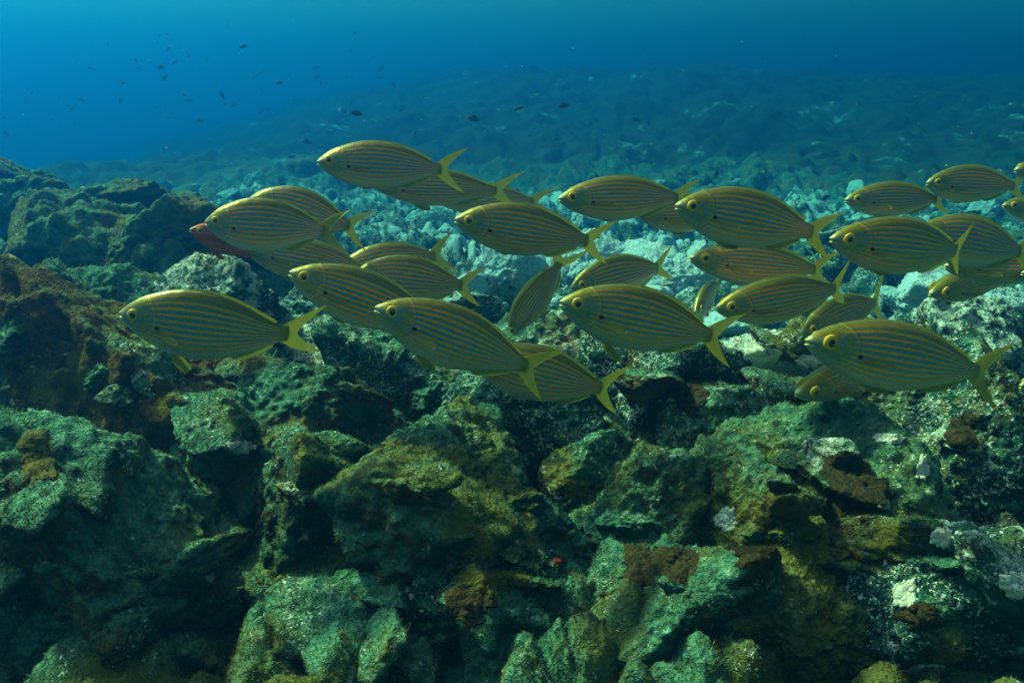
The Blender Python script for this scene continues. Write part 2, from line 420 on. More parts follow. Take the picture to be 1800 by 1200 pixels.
#  px   py    w    h    depth deep seed yaw tilt  sharp lump pale turf brown fleck label
B = [
 (15, 345, 90, 100, 3.5, 1.0, 1, 10, (0, 5), 16, .05, .1, .55, .3, .3, 'small dark boulder at the very left end of the reef skyline', 'boulder'),
 (62, 365, 120, 100, 3.2, 1.0, 2, 20, (0, 8), 14, .05, .1, .65, .3, .3, 'broad dark rounded boulder on the reef top at the left', 'boulder'),
 (165, 372, 100, 80, 3.3, 1.0, 3, -20, (5, 0), 13, .08, .15, .8, .3, .3, 'turf covered boulder on the reef top between two darker ones', 'boulder'),
 (238, 372, 95, 105, 3.1, 1.0, 4, 35, (0, 14), 18, .06, .05, .55, .35, .25, 'dark angular boulder with a pointed peak above the left reef slope', 'boulder'),
 (300, 410, 70, 70, 3.2, 1.0, 5, 0, (0, 12), 14, .05, .05, .5, .3, .3, 'dark boulder at the right foot of the left reef top', 'boulder'),
 (140, 490, 380, 200, 2.75, 1.1, 6, 25, (14, 10), 12, .20, .05, .95, .35, .15, 'large sloping outcrop of lumpy green turf on the left reef', 'outcrop'),
 (270, 500, 200, 140, 2.6, .9, 7, 30, (0, 18), 18, .08, .02, .7, .3, .1, 'dark faced ledge behind the striped fish with the raised tail', 'ledge'),
 (62, 620, 210, 240, 2.1, 1.0, 8, 35, (0, 20), 20, .08, .02, .6, .55, .15, 'dark peaked boulder with a turf ridge at the left frame edge', 'boulder'),
 (165, 560, 150, 120, 2.2, 1.0, 9, 15, (10, 0), 12, .12, .08, .9, .5, .25, 'rounded green turf mound between the dark peaked boulder and the ledge', 'boulder'),
 (402, 548, 150, 95, 2.1, 1.0, 10, 20, (8, 6), 13, .06, .40, .15, .2, .7, 'pale speckled boulder behind the back of the nearest left fish', 'boulder'),
 (215, 745, 420, 300, 1.62, .9, 11, 10, (-8, 4), 16, .10, .05, .0, 1.0, .25, 'huge dark brown boulder under the nearest left fish', 'boulder'),
 (185, 1030, 520, 360, 1.30, .8, 12, -8, (0, -4), 14, .12, .02, .5, .85, .15, 'olive turf covered foreground ledge in the lower left corner', 'ledge'),
 (425, 815, 110, 130, 1.50, .8, 13, 20, (0, 5), 14, .06, .1, .75, .6, .2, 'small olive boulder carrying a bright white scar', 'boulder'),
 (555, 790, 320, 260, 1.62, .9, 14, 25, (10, 18), 22, .04, .02, .2, .45, .35, 'black angular boulder with a long sloping top edge', 'boulder'),
 (560, 960, 260, 340, 1.42, .8, 15, -15, (8, 10), 18, .05, .02, .35, .55, .4, 'dark steep rock below the black angular boulder', 'boulder'),
 (790, 890, 330, 250, 1.45, .9, 16, 40, (5, 10), 22, .05, .02, .65, .6, .4, 'peaked boulder with furry turf ridges in the middle foreground', 'boulder'),
 (905, 935, 150, 130, 1.36, 1.0, 17, 20, (0, 18), 24, .02, .02, .35, .4, .2, 'small dark block shaped rock leaning on the furry peaked boulder', 'boulder'),
 (860, 1110, 330, 240, 1.25, .9, 18, 15, (0, 6), 18, .05, .08, .35, .55, .6, 'dark white flecked boulder at the bottom centre edge', 'boulder'),
 (610, 1120, 300, 240, 1.27, .9, 19, -25, (0, -20), 16, .08, .02, .85, .65, .2, 'olive sloping rock in the bottom foreground left of the flecked boulder', 'boulder'),
 (1190, 1120, 360, 230, 1.24, .9, 20, -10, (4, 8), 16, .05, .05, .4, .5, .5, 'dark rock with sparse white flecks right of the bottom centre', 'boulder'),
 (1160, 960, 300, 220, 1.42, .9, 21, 30, (6, -6), 15, .10, .1, .6, .85, .5, 'brown patched boulder with soft algae in the foreground', 'boulder'),
 (1480, 890, 420, 290, 1.42, .9, 22, -20, (8, 6), 18, .07, .12, .7, .6, .45, 'broad ridged boulder with white scars on its upper right edge', 'boulder'),
 (1660, 1070, 250, 260, 1.22, .9, 23, 25, (5, -16), 18, .05, .22, .15, .35, 1.0, 'dark boulder thickly spotted with white in the lower right', 'boulder'),
 (1420, 1130, 240, 200, 1.22, .9, 24, 0, (0, 10), 14, .08, .05, .75, .7, .35, 'brown and green tufted rock beside the white spotted boulder', 'boulder'),
 (1740, 800, 240, 310, 1.62, .9, 25, 15, (5, 12), 17, .06, .12, .2, .4, .95, 'tall dark speckled boulder at the right frame edge', 'boulder'),
 (1795, 1060, 110, 200, 1.20, .9, 26, 0, (0, 0), 13, .08, .4, .4, .5, .7, 'boulder with a whitish crust cut by the right frame edge', 'boulder'),
 (1150, 740, 330, 190, 1.85, 1.0, 27, 20, (10, 5), 16, .06, .15, .3, .35, 1.0, 'wide speckled teal boulder below the middle fish', 'boulder'),
 (920, 755, 270, 210, 1.75, 1.0, 28, -10, (6, 14), 18, .05, .1, .2, .35, .95, 'dark boulder dusted white behind the furry peaked boulder', 'boulder'),
 (690, 690, 220, 130, 2.0, 1.0, 29, 15, (8, 8), 14, .07, .2, .5, .35, .8, 'teal crusted boulder under the middle left fish', 'boulder'),
 (610, 645, 200, 130, 2.15, 1.0, 30, -25, (6, 0), 14, .06, .35, .5, .3, .9, 'rounded boulder with bright crust behind the tail of the nearest left fish', 'boulder'),
 (1340, 650, 170, 120, 2.0, 1.0, 31, 10, (6, 10), 14, .05, .75, .1, .2, .8, 'whitish boulder left of the large right fish', 'boulder'),
 (1560, 720, 240, 130, 1.95, 1.0, 32, -12, (8, 5), 14, .08, .15, .6, .55, .8, 'green flecked boulder under the large right fish', 'boulder'),
 (1370, 770, 220, 160, 1.75, 1.0, 33, 25, (6, 12), 15, .07, .12, .55, .6, .8, 'low mottled boulder between the speckled teal one and the ridged one', 'boulder'),
 (1720, 600, 220, 130, 2.3, 1.0, 34, 12, (5, 10), 13, .08, .45, .35, .35, .8, 'crusted boulder behind the tail of the large right fish', 'boulder'),
 (975, 620, 230, 110, 2.3, 1.0, 35, -5, (6, 5), 13, .08, .3, .5, .3, .8, 'flat crusted boulder behind the middle fish', 'boulder'),
 (1030, 475, 110, 70, 3.5, 1.0, 36, 10, (6, 8), 12, .08, .95, .0, .05, .8, 'bright pale boulder behind the tail of the middle fish', 'boulder'),
 (1180, 500, 140, 90, 3.3, 1.0, 37, -15, (6, 4), 12, .08, 1.0, .0, .05, .8, 'brightest whitish boulder in the rubble field at the centre right', 'boulder'),
 (905, 490, 120, 80, 3.3, 1.0, 38, 5, (4, 0), 12, .08, .8, .05, .1, .8, 'pale boulder beside the fish that swims head down', 'boulder'),
 (700, 560, 230, 90, 2.7, 1.0, 39, 5, (6, 0), 12, .08, .5, .4, .1, .8, 'low pale slab behind the middle left fish', 'boulder'),
 (1690, 545, 210, 90, 2.8, 1.0, 40, -8, (4, 4), 12, .08, .9, .05, .1, .7, 'whitish flat boulder under the head down fish on the right', 'boulder'),
 (560, 560, 160, 90, 2.6, 1.0, 42, 8, (6, 4), 13, .08, .4, .5, .1, .8, 'teal boulder right of the pale speckled boulder', 'boulder'),
 (310, 660, 150, 110, 1.95, 1.0, 43, 8, (6, 4), 13, .08, .2, .6, .6, .5, 'crusted rock behind the fins of the nearest left fish', 'boulder'),
 (1040, 855, 180, 130, 1.6, 1.0, 44, 30, (6, -10), 15, .06, .1, .6, .7, .6, 'mottled rock wedged right of the furry peaked boulder', 'boulder'),
 (1330, 960, 170, 180, 1.36, 1.0, 45, 30, (6, -16), 15, .08, .05, .7, .95, .4, 'brown rock in the gap left of the ridged boulder', 'boulder'),
]
for i, s in enumerate(B): add_boulder(s, i)

# loose stones: a few shared shapes, each stone an object of its own
STONES = []
for k in range(9):
    rng = np.random.default_rng(500+k)
    V, F = boulder_shape(rng, (rng.uniform(.8, 1.2), rng.uniform(.7, 1.1), rng.uniform(.5, .8)), 5, 14, 10, .1)
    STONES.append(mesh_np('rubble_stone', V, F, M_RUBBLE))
STONES_NEAR = []
for k in range(8):
    rng = np.random.default_rng(700+k)
    V, STONE_F = boulder_shape(rng, (rng.uniform(.8, 1.2), rng.uniform(.7, 1.1), rng.uniform(.5, .8)), 5, 11, 10, .14)
    STONES_NEAR.append(mesh_np('reef_stone', V, STONE_F, M_ROCK))
rng = np.random.default_rng(77)
def scatter(n, dlo, dhi, pxlo, pxhi, slo, shi, pale, turf, name, label, group, sink=.25):
    for k in range(n):
        u = rng.uniform()
        y = math.exp(math.log(dlo)*(1-u)+math.log(dhi)*u)
        x = y*(rng.uniform(pxlo, pxhi)-900)/FPX
        s = slo*(shi/slo)**(rng.uniform()**1.8)*(1+.04*y)
        z = float(seabed_height(np.array([x]), np.array([y]))[0])
        o = obj(name, STONES[rng.integers(len(STONES))], loc=(x, y, z+s*sink))
        o.rotation_euler = (rng.uniform(-.4, .4), rng.uniform(-.4, .4), rng.uniform(0, 6.28))
        o.scale = (s*rng.uniform(.8, 1.2), s*rng.uniform(.8, 1.2), s*rng.uniform(.75, 1.1))
        o['pale'] = float(np.clip(rng.normal(*pale), 0, 1)); o['turf'] = float(np.clip(rng.normal(*turf), 0, 1))
        o['brown'] = .2; o['fleck'] = .8
        tag(o, label, 'stone', group)
scatter(260, 2.6, 8.5, 400, 1900, .025, .12, (.50, .32), (.3, .25), 'rubble_stone',
        'pale crusted stone lying loose in the wide rubble field beyond the boulders', 'loose stones of the rubble field')

# ------------------------------------------------------------------ crusts, sponges and leafy algae growing on the stones
bpy.context.view_layer.update()
DG = bpy.context.evaluated_depsgraph_get()
def rock_hit(px, py):
    o = Vector((0, 0, CAM_Z)); d = Vector(at(px, py, 1.0)) - o
    ok, loc, nor, *_ = sc.ray_cast(DG, o, d.normalized())
    return (np.array(loc), np.array(nor)) if ok else (None, None)

rng = np.random.default_rng(404)
SMALL = []
while len(SMALL) < 95:
    px, py = rng.uniform(-20, 1820), rng.uniform(590, 1215)
    if py < 640 and 150 < px < 500: continue
    c, n = rock_hit(px, py)
    if c is None or c[1] > 3.2: continue
    SMALL.append((c, n))
for c, n in SMALL:
    s_ = .018*(.058/.018)**(rng.uniform()**1.4)
    me = STONES_NEAR[rng.integers(len(STONES_NEAR))]
    M = Matrix.Translation(Vector(c - n*s_*.38)) @ Matrix.Rotation(rng.uniform(0, 6.28), 4, 'Z') @ Matrix.Rotation(rng.uniform(-.7, .7), 4, 'X') @ Matrix.Rotation(rng.uniform(-.7, .7), 4, 'Y')
    M = M @ Matrix.Diagonal((s_*rng.uniform(.8, 1.5), s_*rng.uniform(.8, 1.3), s_*rng.uniform(.7, 1.1), 1))
    o = obj('reef_stone', me)
    o.matrix_world = M
    o['pale'] = float(np.clip(rng.normal(.08, .15), 0, .6)); o['turf'] = float(rng.uniform(.3, .95)); o['brown'] = float(rng.uniform(.3, .9)); o['fleck'] = float(rng.uniform(.1, .75))
    tag(o, 'small stone overgrown onto the foreground boulders', 'stone', 'small stones on the foreground boulders')
    m = np.array(M); V = np.empty((len(me.vertices), 3), dtype=np.float32); me.vertices.foreach_get('co', V.ravel())
    ROCK_SURF.append((V @ m[:3, :3].T + m[:3, 3], STONE_F, o['turf']))
bpy.context.view_layer.update()
DG = bpy.context.evaluated_depsgraph_get()

def crust_patch(px, py, rx, ry, mat, name, label, cat, group=None, thick=.006, seed=0, wob=.35, lobes=0):
    rg = np.random.default_rng(seed)
    c0, n0 = rock_hit(px, py)
    if c0 is None: return
    na, nr = 56, 14
    th = np.linspace(0, 2*np.pi, na, endpoint=False)
    q = np.stack((np.cos(th)*1.6+seed*3.1, np.sin(th)*1.6, np.zeros(na)), 1)
    rad = np.clip(1 + wob*fbm(q*1.1, 4, gain=.6, seed=seed), .3, 2) + (.16*np.abs(np.sin(lobes*th*.5)) if lobes else 0)
    rows = []
    for k in range(1, nr+1):
        f = k/nr
        for a in range(na):
            x, y = px+math.cos(th[a])*rx*rad[a]*f, py+math.sin(th[a])*ry*rad[a]*f
            p, n = rock_hit(x, y)
            if p is None or np.linalg.norm(p-c0) > .09: p, n = (rows[-na][0] if k > 1 else c0), n0
            rows.append((p, n, f))
    P = np.array([r_[0] for r_ in rows]); N = np.array([r_[1] for r_ in rows]); f = np.array([r_[2] for r_ in rows])
    P, N = np.vstack((c0, P)), np.vstack((n0, N)); f = np.append(0, f)
    h = thick*(1-f**3)*(.7+.5*fbm(P*90, 3, seed=seed+5)) - .003*(f > .98) + .0015
    V = P + N*h[:, None]
    i = 1+np.arange(na*nr).reshape(nr, na); nx = np.roll(i, -1, 1)
    F = np.stack((i[:-1], i[1:], nx[1:], nx[:-1]), -1).reshape(-1, 4)
    T = np.stack((np.zeros(na, int), i[0], nx[0]), 1)
    o = obj(name, mesh_np(name, V-c0, [F, T], mat), loc=c0)
    tag(o, label, cat, group)

def growth_material(name, c0, c1, c2, scale):
    g = NT(name)
    P = g.node('ShaderNodeNewGeometry').outputs['Position']
    n1 = g.noise(P, scale, 5, .65); n2 = g.noise(P, scale*4.3, 3, .6)
    c = g.mix(g.step(n1, .35, .65), c0, c1)
    c = g.mix(g.step(n2, .56, .68), c, c2)
    g.put(g.b.inputs['Base Color'], c); g.b.inputs['Roughness'].default_value = .85
    g.b.inputs['Specular IOR Level'].default_value = .2
    g.put(g.b.inputs['Normal'], g.bump(g.math('ADD', n1, n2), .9, .008))
    return g.m
M_WHITE = growth_material('bare_white_crust', (.48, .52, .45), (.66, .66, .58), (.20, .28, .23), 45)
M_SPONGE = growth_material('red_sponge', (.08, .009, .008), (.17, .018, .013), (.05, .008, .008), 60)
M_LEAF = growth_material('brown_leafy_alga', (.014, .010, .003), (.042, .027, .005), (.065, .055, .010), 40)
M_OLIVE = growth_material('olive_leafy_alga', (.055, .050, .005), (.11, .098, .010), (.04, .055, .012), 50)
WHITE = [(425, 787, 24, 13, 'bright white scar on the small olive boulder'), (1565, 770, 27, 9, 'white crust on the crest of the broad ridged boulder'),
         (1622, 822, 11, 22, 'slim upright white crust on the right flank of the broad ridged boulder'), (1786, 1028, 30, 24, 'cream white crust cut by the right frame edge'),
         (1335, 632, 36, 26, 'pinkish white crust under the tail of the large bright central fish'), (1420, 636, 26, 14, 'small white crust beside the snout of the largest right fish'),
         (1275, 912, 22, 20, 'white crust speck between the brown leafy patches'), (1655, 945, 24, 18, 'white crust on the upper edge of the white spotted boulder'),
         (1590, 1045, 20, 30, 'ragged white crust on the left face of the white spotted boulder'), (1635, 1180, 42, 12, 'low white crust at the bottom right edge')]
for k, (px, py, rx, ry, lab) in enumerate(WHITE):
    crust_patch(px, py, rx, ry, M_WHITE, 'white_crust', lab, 'crust', 'white crusts on the reef', seed=11+k, wob=.6, thick=.003)
crust_patch(1003, 1072, 22, 13, M_SPONGE, 'red_sponge', 'small red sponge at the bottom centre', 'sponge', seed=41, wob=.6)
crust_patch(985, 985, 12, 10, M_SPONGE, 'red_sponge', 'dull red sponge tucked above the bright one', 'sponge', seed=42, wob=.6)
LEAVES = [(1125, 985, 36, 44, M_LEAF, 'round dark brown alga, left one of a pair in the foreground'), (1190, 985, 38, 36, M_LEAF, 'round brown alga, right one of a pair in the foreground'),
          (1330, 975, 50, 34, M_LEAF, 'brown alga right of the round pair'), (860, 1020, 62, 30, M_OLIVE, 'olive brown alga cap on the flecked bottom boulder'),
          (830, 1060, 44, 32, M_LEAF, 'brown alga hanging below the olive cap'), (1500, 860, 60, 56, M_LEAF, 'large brown alga film on the broad ridged boulder'),
          (1560, 945, 46, 24, M_OLIVE, 'olive alga at the foot of the broad ridged boulder'), (1215, 690, 24, 40, M_LEAF, 'brown alga streak on the wide speckled teal boulder'),
          (1690, 760, 30, 34, M_LEAF, 'brown alga beside the tall dark speckled boulder'), (60, 800, 36, 48, M_OLIVE, 'olive alga at the left frame edge'),
          (415, 830, 34, 36, M_OLIVE, 'olive alga under the bright white scar'), (1620, 1085, 44, 26, M_LEAF, 'brown alga on the white spotted boulder'),
          (1010, 860, 30, 18, M_OLIVE, 'olive alga right of the furry peaked boulder'), (1535, 660, 30, 22, M_LEAF, 'brown alga below the belly of the largest right fish')]
for k, (px, py, rx, ry, m_, lab) in enumerate(LEAVES):
    crust_patch(px, py, rx, ry, m_, 'leafy_alga', lab, 'alga', 'leafy algae patches on the reef', seed=61+k, wob=.75, thick=.0035, lobes=0)

# ------------------------------------------------------------------ algal turf (countless short blades)
def build_turf():
    rng = np.random.default_rng(9)
    g = NT('turf_blades')
    col = g.vattr('tint', 'Color')
    g.put(g.b.inputs['Base Color'], col)
    g.b.inputs['Roughness'].default_value = .9
    g.b.inputs['Specular IOR Level'].default_value = .1
    tr = g.node('ShaderNodeBsdfTranslucent'); g.put(tr.inputs[0], col)
    mx = g.node('ShaderNodeMixShader'); mx.inputs[0].default_value = .35
    g.put(mx.inputs[1], g.b.outputs[0]); g.put(mx.inputs[2], tr.outputs[0]); g.put(g.out.inputs[0], mx.outputs[0])
    Ps, Ns, Ls = [], [], []
    for V, F, turf in ROCK_SURF:
        a, b, c = V[F[:, 0]], V[F[:, 1]], V[F[:, 2]]
        nn = np.cross(b-a, c-a); ar = np.linalg.norm(nn, axis=1); nn = nn/np.maximum(ar, 1e-12)[:, None]; ar = ar/2
        ctr = (a+b+c)/3
        dist = np.linalg.norm(ctr-np.array((0, 0, CAM_Z)), axis=1)
        face = np.sum(nn*(ctr-np.array((0, 0, CAM_Z))), 1) < .25*dist      # towards the open side
        m = np.clip(.25+nn[:, 2]*.7+.9*fbm(ctr*6, 3, seed=90)+.9*(turf-.5), 0, 1)*face
        dens = 60000/np.maximum(dist, 1.0)**1.7
        e = ar*m*dens
        n = rng.poisson(e)
        f = np.repeat(np.arange(len(F)), n)
        if not len(f): continue
        u, v = rng.uniform(size=(2, len(f))); sw = u+v > 1; u[sw], v[sw] = 1-u[sw], 1-v[sw]
        Ps.append(a[f]+(b-a)[f]*u[:, None]+(c-a)[f]*v[:, None]); Ns.append(nn[f]); Ls.append(m[f])
    P, N, L = np.concatenate(Ps), np.concatenate(Ns), np.concatenate(Ls)
    n = len(P)
    dist = np.linalg.norm(P-np.array((0, 0, CAM_Z)), axis=1)
    t = N + rng.normal(size=(n, 3))*.45 + np.array((.15, 0, .25)); t /= np.linalg.norm(t, axis=1, keepdims=True)
    ln = rng.uniform(.003, .009, n)*(.5+.6*L)*np.clip(.25+.55*dist, .6, 1.4)
    sd = np.cross(t, rng.normal(size=(n, 3))); sd /= np.linalg.norm(sd, axis=1, keepdims=True)
    wd = (.0005+.0004*dist)[:, None]
    V = np.empty((n, 3, 3))
    V[:, 0] = P-sd*wd-N*.001; V[:, 1] = P+sd*wd-N*.001; V[:, 2] = P+t*ln[:, None]
    F = np.arange(n*3).reshape(n, 3)
    me = mesh_np('turf_algae', V.reshape(-1, 3), F, g.m, smooth=False)
    k1 = fbm(P*3.1, 3, seed=95)[:, None]; k2 = fbm(P*9, 3, seed=96)[:, None]
    green = np.array((.045, .14, .085)); olive = np.array((.20, .17, .015)); rust = np.array((.12, .065, .012)); teal = np.array((.10, .27, .19))
    C = green + (olive-green)*sstep(-.15, .15, k1)
    C = C + (rust-C)*sstep(.12, .35, k2)*.8
    C = C + (teal-C)*sstep(.10, .3, -k2)*.8
    C = C*rng.uniform(.6, 1.4, (n, 1))
    C4 = np.repeat(np.hstack((C, np.ones((n, 1)))), 3, axis=0).astype(np.float32)
    at_ = me.color_attributes.new('tint', 'FLOAT_COLOR', 'POINT'); at_.data.foreach_set('color', C4.ravel())
    o = obj('turf_algae', me)
    tag(o, 'short furry green and olive turf algae coating the boulders', 'algae', kind='stuff')
build_turf()

# ------------------------------------------------------------------ fish
def smooth_curve(pts, n=400, k=9):
    x, y = np.array(pts, float).T
    t = np.linspace(0, 1, n); v = np.interp(t, x, y)
    w = np.hanning(2*k+1); w /= w.sum()
    vp = np.concatenate((2*v[0]-v[k:0:-1], v, 2*v[-1]-v[-2:-k-2:-1]))
    return t, np.convolve(vp, w, 'valid')

PROFILES = {
 'seabream': dict(
    top=[(0, .012), (.012, .030), (.05, .066), (.1, .105), (.15, .132), (.2, .153), (.28, .182), (.36, .200), (.46, .206), (.56, .198), (.66, .175), (.76, .140), (.85, .100), (.92, .067), (.97, .050), (1, .047)],
    bot=[(0, .012), (.012, .034), (.05, .068), (.1, .102), (.18, .140), (.26, .172), (.34, .192), (.44, .201), (.54, .196), (.64, .174), (.74, .138), (.83, .100), (.91, .066), (.97, .048), (1, .045)],
    wid=[(0, .010), (.012, .020), (.05, .040), (.1, .057), (.16, .069), (.24, .077), (.34, .083), (.45, .082), (.58, .070), (.7, .053), (.82, .034), (.92, .021), (1, .013)]),
}
def fish_body(SL, depth, width, bend, prof='seabream', nr=96, nphi=48):
    pr = PROFILES[prof]
    t, top = smooth_curve(pr['top'], k=5); _, bot = smooth_curve(pr['bot'], k=5); _, wid = smooth_curve(pr['wid'], k=5)
    s = np.concatenate((np.linspace(0, .06, 14, endpoint=False), np.linspace(.06, 1, nr-14)))
    tp, bt, wd = (np.interp(s, t, a) for a in (top, bot, wid))
    ph = np.linspace(0, 2*np.pi, nphi, endpoint=False)
    cs, sn = np.cos(ph), np.sin(ph)
    ex = 1.08
    yy = np.sign(cs)*np.abs(cs)**ex; zz = np.sign(sn)*np.abs(sn)**.92
    Y = wd[:, None]*yy[None, :]*width
    Z = np.where(zz[None, :] > 0, tp[:, None], bt[:, None])*zz[None, :]
    X = np.repeat(s[:, None], nphi, 1)
    # gill cover: a raised plate ending on a curved edge
    vz = Z/.17
    edge = .225 - .035*np.clip(vz-.1, -1.2, 1.2)**2
    plate = sstep(.09, .15, X)*(1-sstep(-.004, .010, X-edge))*(1-sstep(.45, .85, np.abs(vz-.05)))
    Y = Y + np.sign(yy)[None, :]*plate*.0028*(np.abs(yy)[None, :] > .25)
    # slight hollow round the eye, mouth cleft
    mouth = np.exp(-((X-.0)/.030)**2)*np.exp(-((Z+.012)/.006)**2)
    X = X + .018*mouth
    V = np.stack((X, Y, Z), -1).reshape(-1, 3)
    uv = np.stack((np.repeat(s[:, None], nphi, 1), np.repeat((zz*.5+.5)[None, :], nr, 0)), -1).reshape(-1, 2)
    idx = np.arange(nr*nphi).reshape(nr, nphi); nx = np.roll(idx, -1, 1)
    F = np.stack((idx[:-1], idx[1:], nx[1:], nx[:-1]), -1).reshape(-1, 4)
    V = np.vstack((V, [[-.003, 0, 0], [1.0, 0, 0]])); uv = np.vstack((uv, [[0, .5], [1, .5]]))
    a, b = nr*nphi, nr*nphi+1
    T = np.vstack((np.stack((np.full(nphi, a), idx[0], nx[0]), 1), np.stack((np.full(nphi, b), nx[-1], idx[-1]), 1)))
    return V, [F, T], uv

def fin_sheet(C, nrm, thick):
    """Closed thin fin from a grid of centre points C (n,m,3); thickness tapers outward (axis 1)."""
    n, m = C.shape[:2]
    nrm = np.broadcast_to(np.asarray(nrm, float), C.shape)
    tb = (thick*(1-.85*np.linspace(0, 1, m)**.7))[None, :, None]*np.ones((n, 1, 1))
    e = np.ones(n); e[0] = e[-1] = .2
    tb = tb*e[:, None, None]
    V = np.concatenate(((C+nrm*tb).reshape(-1, 3), (C-nrm*tb).reshape(-1, 3)))
    i = np.arange(n*m).reshape(n, m); j = i+n*m
    F = [np.stack((i[:-1, :-1], i[1:, :-1], i[1:, 1:], i[:-1, 1:]), -1).reshape(-1, 4),
         np.stack((j[:-1, :-1], j[:-1, 1:], j[1:, 1:], j[1:, :-1]), -1).reshape(-1, 4)]
    def rim(a, b): return np.stack((a[:-1], b[:-1], b[1:], a[1:]), 1)
    F += [rim(i[:, -1], j[:, -1]), rim(j[:, 0], i[:, 0]), rim(j[-1], i[-1]), rim(i[0], j[0])]
    a, b = np.meshgrid(np.linspace(0, 1, n), np.linspace(0, 1, m), indexing='ij')
    uv = np.stack((a, b), -1).reshape(-1, 2)
    return V, [np.concatenate(F)], np.vstack((uv, uv))

def fin_caudal(spread, length, notch=.055):
    n, m = 41, 12
    a = np.linspace(-1, 1, n)[:, None]; b = np.linspace(0, 1, m)[None, :]
    bx, bz = .955 + 0*a, .044*a
    ab = np.abs(a)
    ex = 1.0+notch+(length-notch)*ab**1.35
    ez = np.sign(a)*(spread*ab**1.05)
    x = bx+(ex-bx)*b; z = bz+(ez-bz)*b
    bulge = .16*np.sin(np.pi*b)*ab**2
    x = x - bulge*spread*.55; z = z + np.sign(a)*bulge*length*.28
    z = z + 0*x
    return np.stack((x, 0*x, z), -1)

def top_at(s): 
    t, v = smooth_curve(PROFILES['seabream']['top'], k=5); return np.interp(s, t, v)
def bot_at(s):
    t, v = smooth_curve(PROFILES['seabream']['bot'], k=5); return np.interp(s, t, v)

def fin_back(rise, s0=.30, s1=.90):
    n, m = 44, 5
    s = np.linspace(s0, s1, n)[:, None]; b = np.linspace(0, 1, m)[None, :]
    k = (s-s0)/(s1-s0)
    h = rise*np.sin(np.pi*np.clip(k, 0, 1))**.45*(1-.45*k)*(1+.05*np.sin(k*75))
    x = s + b*.035*np.ones_like(s); z = top_at(s)-.010 + b*(h+.008)
    return np.stack((x, 0*x, z), -1)

def fin_anal(rise=.034):
    n, m = 30, 5
    s = np.linspace(.66, .90, n)[:, None]; b = np.linspace(0, 1, m)[None, :]
    k = (s-.66)/.24
    h = rise*(np.sin(np.pi*k)**.5)*(1-.35*k)
    x = s+b*.03; z = -bot_at(s)+.010-b*(h+.008)
    return np.stack((x+0*z, 0*z, z), -1)

def fin_paddle(base, direction, up, length, width, n=13, m=9):
    d = np.array(direction, float); d /= np.linalg.norm(d)
    u = np.array(up, float); u -= d*np.dot(u, d); u /= np.linalg.norm(u)
    a = np.linspace(-1, 1, n)[:, None, None]; b = np.linspace(0, 1, m)[None, :, None]
    w = width*(.28+.72*b**.8)
    L = length*(1-.38*(a-.35)**2)
    C = np.array(base)+d*(b*L)+u*(a*w*.5)
    return C, np.cross(d, u)

